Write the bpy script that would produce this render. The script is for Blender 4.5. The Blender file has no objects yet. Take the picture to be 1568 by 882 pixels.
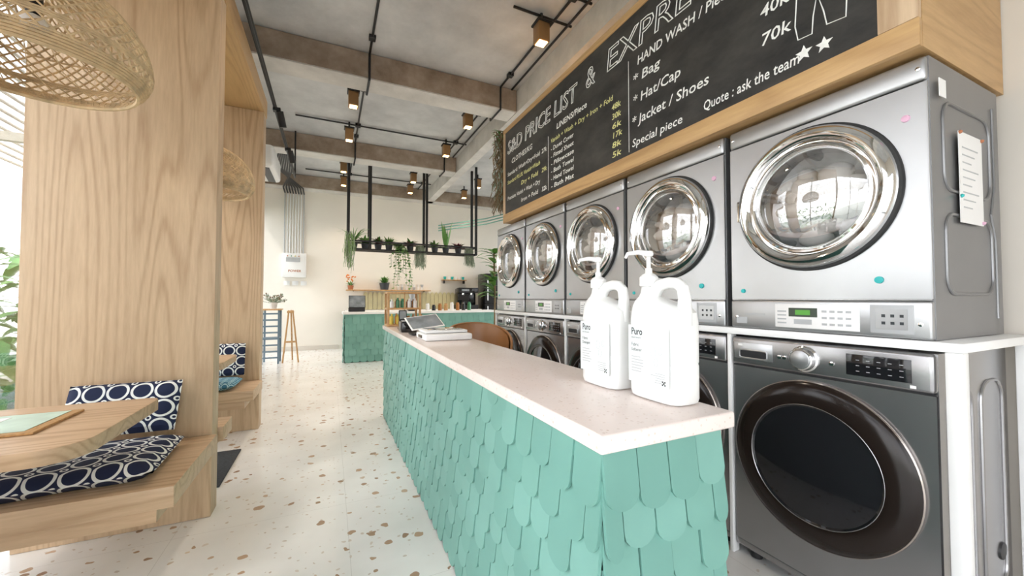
import bpy, bmesh, math, random
from mathutils import Vector, Matrix, Euler
random.seed(7)
R=random.random
def ru(a,b): return random.uniform(a,b)
scene=bpy.context.scene
COL=scene.collection

# ---------------------------------------------------------------- materials
def newmat(name):
    m=bpy.data.materials.new(name); m.use_nodes=True
    nt=m.node_tree; b=nt.nodes.get('Principled BSDF')
    return m,nt,b
def N(nt,t,**k):
    n=nt.nodes.new(t)
    for a,v in k.items(): setattr(n,a,v)
    return n
def L(nt,a,b): nt.links.new(a,b)
def math_(nt,op,a,b=None,c=None):
    n=N(nt,'ShaderNodeMath',operation=op)
    for i,v in enumerate((a,b,c)):
        if v is None: continue
        if isinstance(v,(int,float)): n.inputs[i].default_value=v
        else: L(nt,v,n.inputs[i])
    return n.outputs[0]
def mixc(nt,f,a,b):
    n=N(nt,'ShaderNodeMix',data_type='RGBA')
    for i,v in ((0,f),(6,a),(7,b)):
        if isinstance(v,(int,float)): n.inputs[i].default_value=v
        elif isinstance(v,tuple): n.inputs[i].default_value=(*v[:3],1)
        else: L(nt,v,n.inputs[i])
    return n.outputs[2]
def ramp(nt,f,stops):
    n=N(nt,'ShaderNodeValToRGB'); e=n.color_ramp.elements
    while len(e)<len(stops): e.new(.5)
    for i,(p,c) in enumerate(stops):
        e[i].position=p; e[i].color=(*c[:3],1) if isinstance(c,tuple) else (c,c,c,1)
    L(nt,f,n.inputs[0]); return n.outputs[0]
def coords(nt,scale=(1,1,1)):
    tc=N(nt,'ShaderNodeTexCoord'); mp=N(nt,'ShaderNodeMapping'); mp.inputs['Scale'].default_value=scale
    L(nt,tc.outputs['Object'],mp.inputs[0]); return mp.outputs[0]
def noise(nt,vec,s,d=3,rough=.5):
    n=N(nt,'ShaderNodeTexNoise'); n.inputs['Scale'].default_value=s; n.inputs['Detail'].default_value=d
    n.inputs['Roughness'].default_value=rough; L(nt,vec,n.inputs['Vector']); return n.outputs[0]
def bump(nt,b,h,st=.2,dist=.01):
    n=N(nt,'ShaderNodeBump'); n.inputs['Strength'].default_value=st; n.inputs['Distance'].default_value=dist
    L(nt,h,n.inputs['Height']); L(nt,n.outputs[0],b.inputs['Normal'])
def M(name,c,rough=.5,metal=0,var=.08,vs=6,emit=0,bmp=0,coat=0,trans=0,sss=0,spec=None):
    m,nt,b=newmat(name); v=coords(nt)
    n=noise(nt,v,vs,3)
    c2=tuple(max(0,x*(1-var)) for x in c); c3=tuple(min(1,x*(1+var)) for x in c)
    L(nt,ramp(nt,n,[(.3,c2),(.7,c3)]),b.inputs['Base Color'])
    b.inputs['Roughness'].default_value=rough; b.inputs['Metallic'].default_value=metal
    if emit: b.inputs['Emission Color'].default_value=(*c,1); b.inputs['Emission Strength'].default_value=emit
    if bmp: bump(nt,b,noise(nt,v,vs*8,4),bmp,.01)
    if coat: b.inputs['Coat Weight'].default_value=coat; b.inputs['Coat Roughness'].default_value=.05
    if trans: b.inputs['Transmission Weight'].default_value=trans
    if spec is not None: b.inputs['Specular IOR Level'].default_value=spec
    if sss: b.inputs['Subsurface Weight'].default_value=sss; b.inputs['Subsurface Radius'].default_value=(.05,.05,.05)
    return m
def wood(name,dark,light,scale=(5,5,.45),rough=.45,k=.26):
    m,nt,b=newmat(name); v=coords(nt,scale)
    n1=noise(nt,v,.8,1.5,.4)
    s=math_(nt,'SINE',math_(nt,'MULTIPLY',n1,95.0))
    s=math_(nt,'MULTIPLY_ADD',s,.5,.5)
    s=math_(nt,'POWER',s,3.0)
    patch=noise(nt,v,.7,2,.5)
    s=math_(nt,'MULTIPLY',s,patch)
    n2=noise(nt,v,16,4,.6)
    f=math_(nt,'ADD',math_(nt,'MULTIPLY',s,k*2),math_(nt,'MULTIPLY',n2,.62))
    L(nt,ramp(nt,f,[(.15,light),(.55,tuple((a+c)/2 for a,c in zip(dark,light))),(1,dark)]),b.inputs['Base Color'])
    b.inputs['Roughness'].default_value=rough; bump(nt,b,n2,.08,.005)
    return m
# oak
OAK_Z=wood('oak_vertical',(.36,.22,.12),(.655,.48,.31),k=.27)
OAK_X=wood('oak_lengthwise_x',(.36,.215,.115),(.65,.46,.29),(.45,5,5),k=.27)
OAK_Y=wood('oak_lengthwise_y',(.36,.20,.08),(.60,.38,.175),(5,.45,5))
OAK_E=wood('oak_sign_end',(.36,.20,.08),(.60,.38,.175),(.6,5,5))
HONEY=wood('honey_wood',(.30,.15,.05),(.62,.37,.16),(6,6,1.2))
def terrazzo():
    m,nt,b=newmat('terrazzo'); v=coords(nt)
    nz=N(nt,'ShaderNodeTexNoise'); nz.inputs['Scale'].default_value=22; nz.inputs['Detail'].default_value=1; L(nt,v,nz.inputs['Vector'])
    mx=N(nt,'ShaderNodeMix',data_type='VECTOR'); mx.inputs[0].default_value=.035
    L(nt,v,mx.inputs[4]); L(nt,nz.outputs['Color'],mx.inputs[5]); vv=mx.outputs[1]
    base=ramp(nt,noise(nt,v,3,4),[(.3,(.78,.765,.74)),(.7,(.87,.86,.84))])
    def chips(sc,thr,pres,col_out):
        vo=N(nt,'ShaderNodeTexVoronoi'); vo.inputs['Scale'].default_value=sc; vo.inputs['Randomness'].default_value=1
        L(nt,vv,vo.inputs['Vector'])
        sp=N(nt,'ShaderNodeSeparateColor'); L(nt,vo.outputs['Color'],sp.inputs[0])
        size=math_(nt,'MULTIPLY_ADD',sp.outputs[1],thr*.7,thr*.45)
        a=math_(nt,'LESS_THAN',vo.outputs['Distance'],size)
        p=math_(nt,'GREATER_THAN',sp.outputs[0],pres)
        c=ramp(nt,sp.outputs[2],col_out)
        return math_(nt,'MULTIPLY',a,p),c
    f1,c1=chips(13.5,.28,.56,[(.0,(.33,.21,.14)),(.35,(.54,.38,.26)),(.6,(.66,.58,.50)),(.8,(.42,.31,.24)),(1,(.68,.52,.36))])
    f2,c2=chips(32,.27,.64,[(.0,(.50,.40,.32)),(.5,(.70,.63,.56)),(1,(.58,.52,.46))])
    f3,c3=chips(9.0,.17,.64,[(.0,(.32,.21,.14)),(.5,(.52,.37,.25)),(1,(.70,.57,.43))])
    c=mixc(nt,f2,base,c2); c=mixc(nt,f1,c,c1); c=mixc(nt,f3,c,c3)
    sx=N(nt,'ShaderNodeSeparateXYZ'); L(nt,v,sx.inputs[0])
    def line(o):
        fr=math_(nt,'FRACT',math_(nt,'DIVIDE',math_(nt,'ADD',o,20.3),.8))
        return math_(nt,'LESS_THAN',math_(nt,'ABSOLUTE',math_(nt,'SUBTRACT',fr,.5)),.0016)
    ln=math_(nt,'MAXIMUM',line(sx.outputs[0]),line(sx.outputs[1]))
    c=mixc(nt,math_(nt,'MULTIPLY',ln,.4),c,(.45,.43,.40))
    L(nt,c,b.inputs['Base Color']); b.inputs['Roughness'].default_value=.2
    return m
TERR=terrazzo()
def concrete(name,a,c,s=1.2):
    m,nt,b=newmat(name); v=coords(nt)
    n=noise(nt,v,s,6,.65); L(nt,ramp(nt,n,[(.3,a),(.72,c)]),b.inputs['Base Color'])
    b.inputs['Roughness'].default_value=.85; bump(nt,b,noise(nt,v,14,5),.25,.01); return m
CEIL=concrete('raw_concrete',(.44,.445,.45),(.72,.72,.715))
BEAMC=concrete('beam_concrete',(.52,.50,.47),(.78,.75,.71),2)
BEAMS=concrete('beam_stained_concrete',(.20,.14,.095),(.48,.39,.31),2.6)
WALL=M('cream_plaster',(.86,.81,.73),.8,var=.02,vs=2,bmp=.05)
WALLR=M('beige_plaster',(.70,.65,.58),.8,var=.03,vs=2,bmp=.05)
def quartz():
    m,nt,b=newmat('blush_quartz'); v=coords(nt)
    vo=N(nt,'ShaderNodeTexVoronoi'); vo.inputs['Scale'].default_value=110; L(nt,v,vo.inputs['Vector'])
    sp=N(nt,'ShaderNodeSeparateColor'); L(nt,vo.outputs['Color'],sp.inputs[0])
    f=math_(nt,'MULTIPLY',math_(nt,'LESS_THAN',vo.outputs['Distance'],.38),math_(nt,'GREATER_THAN',sp.outputs[0],.7))
    c=ramp(nt,sp.outputs[1],[(.0,(.55,.38,.28)),(.5,(.86,.80,.76)),(1,(.66,.52,.44))])
    base=ramp(nt,noise(nt,v,4,3),[(.3,(.84,.72,.67)),(.7,(.89,.79,.74))])
    L(nt,mixc(nt,math_(nt,'MULTIPLY',f,.6),base,c),b.inputs['Base Color']); b.inputs['Roughness'].default_value=.2; return m
QUARTZ=quartz()
TEAL=[M('teal_shingle_%d'%i,c,.5,var=.07,vs=3,spec=.3) for i,c in enumerate([(.180,.385,.325),(.200,.415,.355),(.165,.36,.305)])]
TEALD=M('teal_backing',(.05,.15,.13),.7)
STEEL=M('brushed_silver',(.47,.475,.485),.32,.82,var=.03)
STEELS=M('silver_side_panel',(.25,.25,.255),.34,.6,var=.03)
STEELD=M('graphite_steel',(.36,.355,.36),.25,.85,var=.03)
CHROME=M('chrome',(.86,.86,.86),.06,1,var=.01)
DRUM=M('drum_steel',(.80,.80,.81),.3,.6,var=.2,vs=9)
BLACKG=M('gloss_black',(.012,.012,.014),.06,var=.0,spec=.5)
BRONZE=M('dark_bronze_gloss',(.016,.011,.009),.16,.0,var=.02,spec=.3)
RIM=M('satin_rim',(.42,.37,.33),.18,.9,var=.02)
BLACK=M('black_metal',(.018,.018,.02),.45,.2)
RUBBER=M('black_rubber',(.02,.02,.02),.7)
WHITEM=M('white_powdercoat',(.86,.86,.85),.35,var=.02)
WHITE=M('white_plastic',(.86,.86,.85),.35,var=.02)
PAPER=M('white_paper',(.86,.85,.84),.7,var=.02)
LCD=M('green_lcd',(.07,.28,.03),.3,emit=.3)
LCDB=M('lcd_bezel',(.03,.05,.03),.3)
GREYL=M('grey_label',(.45,.46,.47),.4)
TEALDOT=M('turquoise_magnet',(.02,.45,.45),.35)
PINKDOT=M('pink_magnet',(.75,.45,.60),.35)
INK=M('dark_ink',(.03,.035,.04),.6)
CHALKW=M('white_chalk',(.88,.88,.85),.9,var=.08,vs=60)
CHALKY=M('yellow_chalk',(.80,.78,.35),.9,var=.08,vs=60)
m,nt,b=newmat('blackboard'); v=coords(nt,(1,1,2)); L(nt,ramp(nt,noise(nt,v,3,5,.7),[(.35,(.018,.018,.019)),(.75,(.07,.066,.06))]),b.inputs['Base Color']); b.inputs['Roughness'].default_value=.38; BOARD=m
HDPE=M('milky_hdpe',(.84,.845,.83),.35,var=.01,sss=.25)
LABELP=M('label_print_panel',(.74,.79,.79),.4,var=.01)
def glassmix(name,gl,col=(1,1,1),rough=.02):
    m=bpy.data.materials.new(name); m.use_nodes=True; nt=m.node_tree; nt.nodes.clear()
    o=N(nt,'ShaderNodeOutputMaterial'); t=N(nt,'ShaderNodeBsdfTransparent'); t.inputs[0].default_value=(*col,1)
    g=N(nt,'ShaderNodeBsdfGlossy'); g.inputs['Roughness'].default_value=rough
    fr=N(nt,'ShaderNodeLayerWeight'); fr.inputs[0].default_value=.3
    f=math_(nt,'MULTIPLY_ADD',fr.outputs['Fresnel'],.6,gl)
    mx=N(nt,'ShaderNodeMixShader'); L(nt,f,mx.inputs[0]); L(nt,t.outputs[0],mx.inputs[1]); L(nt,g.outputs[0],mx.inputs[2]); L(nt,mx.outputs[0],o.inputs[0]); return m
PANE=glassmix('window_glass',.03)
DOORG=glassmix('dryer_door_glass',.34,(.95,.95,.96))
RATTAN=M('rattan',(.62,.45,.26),.55,var=.25,vs=20)
LEAF=[M('leaf_green_%d'%i,c,.5,var=.2,vs=10) for i,c in enumerate([(.06,.20,.03),(.12,.30,.06),(.20,.36,.10)])]
REDLEAF=M('burgundy_leaf',(.18,.04,.06),.5)
DRY=M('dried_moss',(.22,.16,.09),.9,var=.2)
GREYG=M('grey_green_foliage',(.30,.36,.27),.8,var=.2)
ORANGE=M('orange_petal',(.75,.22,.03),.5)
POTD=M('charcoal_pot',(.04,.045,.05),.5); POTW=M('white_pot',(.75,.73,.7),.5); TERRA=M('terracotta',(.45,.17,.08),.7)
WARM=M('warm_lamp_lens',(1,.66,.30),.4,emit=9,var=0)
LAMPBOX=M('lamp_brass_brown',(.34,.19,.08),.4,.4)
def ringpat(name,bg,fg,cell=.085):
    m,nt,b=newmat(name); v=coords(nt); sx=N(nt,'ShaderNodeSeparateXYZ'); L(nt,v,sx.inputs[0])
    def ring(ox,oy,r,w):
        a=[math_(nt,'SUBTRACT',math_(nt,'FRACT',math_(nt,'DIVIDE',math_(nt,'ADD',sx.outputs[i],o+10),cell)),.5) for i,o in ((0,ox),(1,oy))]
        l=math_(nt,'SQRT',math_(nt,'ADD',math_(nt,'MULTIPLY',a[0],a[0]),math_(nt,'MULTIPLY',a[1],a[1])))
        return math_(nt,'LESS_THAN',math_(nt,'ABSOLUTE',math_(nt,'SUBTRACT',l,r)),w)
    f=math_(nt,'MAXIMUM',ring(0,0,.42,.055),ring(cell/2,cell/2,.10,.035))
    L(nt,mixc(nt,f,bg,fg),b.inputs['Base Color']); b.inputs['Roughness'].default_value=.85
    bump(nt,b,noise(nt,v,300,2),.15,.002); return m
NAVY=ringpat('navy_ring_fabric',(.006,.013,.05),(.82,.84,.82),.092)
BLUEC=ringpat('teal_ring_fabric',(.03,.16,.25),(.45,.65,.68),.05)
MAT_=M('charcoal_mat',(.05,.055,.065),.95,var=.2,vs=60,bmp=.5)
GREENP=M('menu_green_print',(.55,.70,.58),.5,var=.15,vs=9)
PICKET=M('straw_picket',(.62,.56,.33),.6)
SLATE=M('blue_grey_paint',(.14,.20,.25),.6)
GROUND=M('garden_ground',(.42,.42,.36),.9,var=.2)
BAMBOO=M('whitewashed_bamboo',(.78,.72,.62),.7,var=.15,vs=30)
CARAMEL=M('tan_leather_wood',(.33,.15,.055),.35)
CUSHB=M('beige_chair_fabric',(.50,.42,.33),.9)
AMBER=M('amber_jar',(.35,.14,.03),.2); YELLOW=M('yellow_label',(.75,.6,.1),.5); GREENB=M('green_bottle',(.05,.22,.1),.2)
SCREEN=M('tablet_screen',(.25,.28,.30),.1,var=.3,vs=12,coat=1)
LINEN=M('laundry_linen',(.85,.82,.78),.8,var=.12,vs=14)

# ---------------------------------------------------------------- mesh builder
class MB:
    def __init__(s,name,origin=(0,0,0)): s.name=name; s.bm=bmesh.new(); s.mats=[]; s.o=Vector(origin)
    def mi(s,m):
        if m not in s.mats: s.mats.append(m)
        return s.mats.index(m)
    def merge(s,bm,mat,X=None):
        i=s.mi(mat)
        for f in bm.faces: f.material_index=i; f.smooth=True
        bmesh.ops.recalc_face_normals(bm,faces=bm.faces)
        if X is not None: bmesh.ops.transform(bm,matrix=X,verts=bm.verts)
        for e in bm.edges:
            if len(e.link_faces)==2 and e.calc_face_angle(0)>.6: e.smooth=False
        me=bpy.data.meshes.new('t'); bm.to_mesh(me); bm.free(); s.bm.from_mesh(me); bpy.data.meshes.remove(me)
    def box(s,lo,hi,mat,bev=0,seg=2,X=None):
        bm=bmesh.new(); bmesh.ops.create_cube(bm,size=1)
        lo=Vector(lo);hi=Vector(hi);c=(lo+hi)/2;d=hi-lo
        for v in bm.verts: v.co=Vector((v.co.x*d.x,v.co.y*d.y,v.co.z*d.z))+c
        if bev: bmesh.ops.bevel(bm,geom=bm.edges[:]+bm.verts[:],offset=min(bev,min(abs(x) for x in d)*.49),segments=seg,affect='EDGES',profile=.5)
        s.merge(bm,mat,X); return s
    def lathe(s,prof,mat,X=None,n=32,close=False):
        bm=bmesh.new(); rings=[]
        for r,z in prof:
            if r<1e-6: rings.append([bm.verts.new((0,0,z))])
            else: rings.append([bm.verts.new((r*math.cos(2*math.pi*i/n),r*math.sin(2*math.pi*i/n),z)) for i in range(n)])
        for a,b_ in zip(rings,rings[1:]):
            for i in range(n):
                j=(i+1)%n
                if len(a)==1 and len(b_)==1: continue
                if len(a)==1: bm.faces.new((a[0],b_[i],b_[j]))
                elif len(b_)==1: bm.faces.new((a[i],a[j],b_[0]))
                else: bm.faces.new((a[i],a[j],b_[j],b_[i]))
        s.merge(bm,mat,X); return s
    def cyl(s,p0,p1,r0,mat,r1=None,n=16,cap=True):
        p0=Vector(p0);p1=Vector(p1); r1=r0 if r1 is None else r1; h=(p1-p0).length
        X=Matrix.Translation(p0)@(p1-p0).to_track_quat('Z','Y').to_matrix().to_4x4()
        pr=[(r0,0),(r1,h)]
        if cap: pr=[(0,0)]+pr+[(0,h)]
        return s.lathe(pr,mat,X,n)
    def tube(s,pts,r,mat,n=6,cyc=False):
        pts=[Vector(p) for p in pts]; bm=bmesh.new(); rings=[]; k=len(pts); ref=Vector((0,0,1))
        for i,p in enumerate(pts):
            if cyc: t=(pts[(i+1)%k]-pts[i-1]).normalized()
            else: t=(pts[min(i+1,k-1)]-pts[max(i-1,0)]).normalized()
            if abs(t.dot(ref))>.95: ref=Vector((1,0,0)) if abs(t.x)<.9 else Vector((0,1,0))
            a=(ref-t*ref.dot(t)).normalized(); b_=t.cross(a); ref=a
            rr=r[i] if isinstance(r,(list,tuple)) else r
            rings.append([bm.verts.new(p+(a*math.cos(2*math.pi*q/n)+b_*math.sin(2*math.pi*q/n))*rr) for q in range(n)])
        m_=k if cyc else k-1
        for i in range(m_):
            A=rings[i];B=rings[(i+1)%k]
            for q in range(n): bm.faces.new((A[q],A[(q+1)%n],B[(q+1)%n],B[q]))
        if not cyc: bm.faces.new(rings[0]); bm.faces.new(rings[-1])
        s.merge(bm,mat); return s
    def prism(s,pts,th,mat,X=None,bev=0):
        bm=bmesh.new(); vs=[bm.verts.new((x,y,0)) for x,y in pts]; f=bm.faces.new(vs)
        r=bmesh.ops.extrude_face_region(bm,geom=[f])
        bmesh.ops.translate(bm,vec=(0,0,th),verts=[e for e in r['geom'] if isinstance(e,bmesh.types.BMVert)])
        if bev:
            es=[e for e in bm.edges if abs(e.verts[0].co.z-e.verts[1].co.z)<1e-6]
            bmesh.ops.bevel(bm,geom=es,offset=bev,segments=2,affect='EDGES',profile=.5)
        s.merge(bm,mat,X); return s
    def sph(s,c,r,mat,sub=2,X=None):
        bm=bmesh.new(); bmesh.ops.create_icosphere(bm,subdivisions=sub,radius=1)
        r=(r,r,r) if isinstance(r,(int,float)) else r
        Y=Matrix.Translation(c)@Matrix.Diagonal((*r,1)); s.merge(bm,mat,Y if X is None else X@Y); return s
    def plate(s,x,y0,y1,z0,z1,cy,cz,r,mat,n=64):
        bm=bmesh.new(); a=[];b_=[]
        for i in range(n):
            t=2*math.pi*(i+.5)/n; c,si=math.cos(t),math.sin(t)
            a.append(bm.verts.new((x,cy+r*c,cz+r*si)))
            ky=((y1-cy)/c if c>0 else (y0-cy)/c); kz=((z1-cz)/si if si>0 else (z0-cz)/si); k=min(ky,kz)
            b_.append(bm.verts.new((x,cy+k*c,cz+k*si)))
        for i in range(n):
            j=(i+1)%n; bm.faces.new((a[i],b_[i],b_[j],a[j]))
            p,q=b_[i].co,b_[j].co
            if abs(p.y-q.y)>1e-5 and abs(p.z-q.z)>1e-5:
                cc=Vector((x,y1 if p.y+q.y>2*cy else y0, z1 if p.z+q.z>2*cz else z0)); v=bm.verts.new(cc); bm.faces.new((b_[i],v,b_[j]))
        s.merge(bm,mat); return s
    def text(s,t,X,size,mat,width=None,outline=0,shear=.12,bold=0):
        cu=bpy.data.curves.new('t','FONT'); cu.body=t; cu.size=size; cu.shear=shear; cu.resolution_u=2
        if outline: cu.fill_mode='NONE'; cu.bevel_depth=outline; cu.bevel_resolution=0
        elif bold: cu.offset=bold
        ob=bpy.data.objects.new('t',cu); COL.objects.link(ob); bpy.context.view_layer.update()
        me=bpy.data.meshes.new_from_object(ob.evaluated_get(bpy.context.evaluated_depsgraph_get()))
        bm=bmesh.new(); bm.from_mesh(me); bpy.data.objects.remove(ob); bpy.data.meshes.remove(me); bpy.data.curves.remove(cu)
        bad=[v for v in bm.verts if abs(v.co.y)>size*1.6 or abs(v.co.z)>size]
        if bad: bmesh.ops.delete(bm,geom=bad,context='VERTS')
        if not bm.verts: bm.free(); return s
        xs=[v.co.x for v in bm.verts]; w=max(xs)-min(xs)
        if width: 
            k=width/w
            for v in bm.verts: v.co.x=(v.co.x)*k
        s.merge(bm,mat,X); return s
    def leaf(s,base,d,l,w,mat,droop=.4,fold=.1):
        d=Vector(d).normalized(); up=Vector((0,0,1)); side=d.cross(up)
        if side.length<.1: side=Vector((1,0,0))
        side.normalize(); bm=bmesh.new(); prev=None; p=Vector(base); k=5
        prof=[.15,.75,1,.75,.4,.03]
        for i in range(k+1):
            hw=w*.5*prof[i]; a=bm.verts.new(p-side*hw); c=bm.verts.new(p+up*(-hw*fold)); b_=bm.verts.new(p+side*hw)
            if prev: bm.faces.new((prev[0],prev[1],c,a)); bm.faces.new((prev[1],prev[2],b_,c))
            prev=(a,c,b_); p=p+d*(l/k); d=(d+Vector((0,0,-droop/k))).normalized()
        s.merge(bm,mat); return s
    def done(s,loc=None,rot=None,subs=0):
        me=bpy.data.meshes.new(s.name); 
        if s.o.length: bmesh.ops.translate(s.bm,vec=-s.o,verts=s.bm.verts)
        s.bm.to_mesh(me); s.bm.free()
        for m in s.mats: me.materials.append(m)
        ob=bpy.data.objects.new(s.name,me); COL.objects.link(ob); ob.location=s.o if loc is None else loc
        if rot: ob.rotation_euler=rot
        return ob
def inst(ob,loc,rot=None):
    o=ob.copy(); COL.objects.link(o); o.location=loc
    if rot: o.rotation_euler=rot
    return o
def TX(c,rx=0,ry=0,rz=0): return Matrix.Translation(c)@Euler((rx,ry,rz)).to_matrix().to_4x4()
def simple(name,lo,hi,mat,bev=0): return MB(name).box(lo,hi,mat,bev).done()
AX_NX=Matrix.Rotation(-math.pi/2,4,'Y')   # +z -> -x

# ---------------------------------------------------------------- room shell
simple('floor',(-1.6,-2.7,-.1),(6.1,10.4,0),TERR)
simple('ground',(-14,-14,-.2),(18,16,-.11),GROUND)
simple('ceiling',(-1.6,-2.7,4.0),(6.1,10.4,4.12),CEIL)
simple('wall_back',(-1.6,10.2,0),(6.1,10.32,4.0),WALL)
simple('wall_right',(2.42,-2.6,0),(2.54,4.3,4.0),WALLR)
simple('wall_corner',(2.54,4.18,0),(6.1,4.3,4.0),WALL)
b_=MB('wall_left'); b_.box((-1.12,4.46,0),(-1.05,7.4,4),WALL); b_.box((-1.6,7.33,0),(-1.12,7.4,4),WALL)
b_.box((-1.6,4.46,0),(-1.12,4.52,4),WALL); b_.box((-1.6,-2.7,3.15),(-1.48,4.46,4),WALL); b_.box((-1.6,7.4,3.2),(-1.5,10.2,4),WALL); b_.done()
MB('front_wall_light_block').box((-1.6,-2.7,2.75),(2.42,-2.6,4.0),WALL).box((1.3,-2.7,0),(2.42,-2.6,2.75),WALL).done()  # unseen; low header and right section added to cut light from behind
MB('wall_far_right').box((6.0,4.3,3.2),(6.1,10.2,4),WALL).box((6.0,4.3,0),(6.1,10.2,.5),WALL).done()
MB('baseboard_back').box((-1.5,10.185,0),(.2,10.2,.1),WALLR).done()
for i,y in enumerate((-.75,1.95,4.64,7.4,9.9)):
    MB('ceiling_beam_%d'%(i+1)).box((-1.48,y,3.70),(2.24 if i<4 else 5.9,y+.30,3.995),BEAMC).box((-1.48,y-.012,3.715),(2.24 if i<4 else 5.9,y-.0005,3.99),BEAMS).done()  # concrete ceiling beams with stained front faces
simple('ceiling_beam_6',(2.25,-2.6,3.70),(2.41,10.1,3.995),BEAMC)  # lengthwise concrete ceiling beam
# windows
def window(name,axis,pos,a0,a1,z0,z1,n,rail=True,fm=BLACK):
    w=MB(name)
    def bx(p0,p1,q0,q1,t=.05,mat=fm):
        if axis=='x': w.box((pos-t/2,p0,q0),(pos+t/2,p1,q1),mat)
        else: w.box((p0,pos-t/2,q0),(p1,pos+t/2,q1),mat)
    bx(a0,a1,z0,z0+.05); bx(a0,a1,z1-.05,z1)
    for i in range(n+1):
        c=a0+(a1-a0)*i/n; bx(c-.025 if i else c,c+.025 if i<n else c,z0,z1)
    if rail: bx(a0,a1,2.3,2.35)
    bx(a0+.03,a1-.03,z0+.05,z1-.05,.008,PANE)
    return w.done()
window('window_1','x',-1.54,-2.6,4.45,.02,3.14,3,False,WHITEM)
window('window_2','y',-2.65,-1.45,1.3,.02,2.74,3)
window('added_window_3','x',6.05,4.32,10.18,.5,3.19,5)  # unseen window added to bring daylight into the far zone
window('added_window_4','x',-1.55,7.42,10.18,.02,3.19,2,False)  # unseen window added for daylight at the rear left

# ---------------------------------------------------------------- wooden booth
simple('wooden_partition',(-1.34,2.665,.001),(-.58,2.79,2.953),OAK_Z,.003)
simple('wooden_partition',(-1.34,4.25,.001),(-.58,4.40,2.953),OAK_Z,.003)
simple('wooden_partition',(-1.34,.78,.001),(-.70,.88,2.953),OAK_Z,.003)
simple('wooden_soffit',(-1.47,.75,2.955),(-.575,4.42,3.12),OAK_Y,.003)
def bench(name,y0,y1):
    MB(name).box((-1.36,y0,.365),(-.555,y1,.45),OAK_X,.004).box((-1.36,y0+.04,.30),(-.62,y1,.364),OAK_X).done()
bench('wooden_bench',2.0,2.66); bench('wooden_bench',2.795,3.02); bench('wooden_bench',3.78,4.245); bench('wooden_bench',.885,1.43)
def table(name,y0,y1,xr):
    t=MB(name); r=.12; pts=[(-1.42,y0),(xr-r,y0)]
    for i in range(1,8): a=-math.pi/2+math.pi/2*i/8; pts.append((xr-r+r*math.cos(a),y0+r+r*math.sin(a)))
    pts.append((xr,y0+r)); pts.append((xr,y1-.04))
    pts+= [(xr-.012,y1-.012),(xr-.04,y1),(-1.42,y1)]
    t.prism(pts,.05,OAK_X,Matrix.Translation((0,0,.70)),.004)
    ym=(y0+min(y1,3.4 if y0>3 else 1.95))/2
    t.box((-1.20,ym-.03,.02),(-1.14,ym+.03,.699),BLACK,.004)
    t.box((-1.34,ym-.1,.001),(-1.06,ym+.1,.02),BLACK,.004)
    t.box((-1.06,y0+.03,.675),(-.98,y1-.08,.699),BLACK); t.done()
table('booth_table',1.64,2.30,-.69); table('booth_table',3.25,3.80,-.67)
# cushions
def cushion(name,w_,d_,h,mat,loc,rot):
    c=MB(name); g={}
    bm2=bmesh.new(); nx,ny=18,12
    for sgn in (1,-1):
        rows=[]
        for j in range(ny+1):
            row=[]
            for i in range(nx+1):
                x=-1+2*i/nx; y=-1+2*j/ny
                k=((1-abs(x)**6)*(1-abs(y)**6))**.45 if abs(x)<1 and abs(y)<1 else 0
                wob=1+.08*math.sin(x*5+y*3)
                key=(i,j)
                if k==0 and key in g: row.append(g[key]); continue
                v=bm2.verts.new((x*w_/2*(1-.03*k),y*d_/2*(1-.03*k),sgn*h/2*k*wob)); row.append(v)
                if k==0: g[key]=v
            rows.append(row)
        for j in range(ny):
            for i in range(nx): bm2.faces.new((rows[j][i],rows[j][i+1],rows[j+1][i+1],rows[j+1][i]))
    c.merge(bm2,mat); return c.done(loc,rot)
cushion('seat_cushion',.62,.48,.085,NAVY,(-.96,2.27,.496),(0,0,math.radians(3)))
cushion('throw_pillow',.44,.25,.08,NAVY,(-.92,2.575,.655),(math.radians(68),0,math.radians(-3)))
cushion('seat_cushion',.58,.36,.07,BLUEC,(-.98,3.98,.488),(0,0,0))
cushion('throw_pillow',.56,.28,.08,NAVY,(-.96,4.175,.66),(math.radians(80),0,0))
cushion('seat_cushion',.58,.44,.08,NAVY,(-1.00,1.17,.494),(0,0,0))
MB('menu_board').box((-1.34,1.84,.7505),(-.88,2.14,.760),HONEY,.003).box((-1.32,1.86,.7605),(-.91,2.12,.7620),GREENP).box((-1.3,1.90,.7621),(-1.05,2.08,.763),PAPER).done()
MB('door_mat').box((-1.0,3.05,.0005),(-.62,3.72,.012),MAT_,.003).done()

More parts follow.
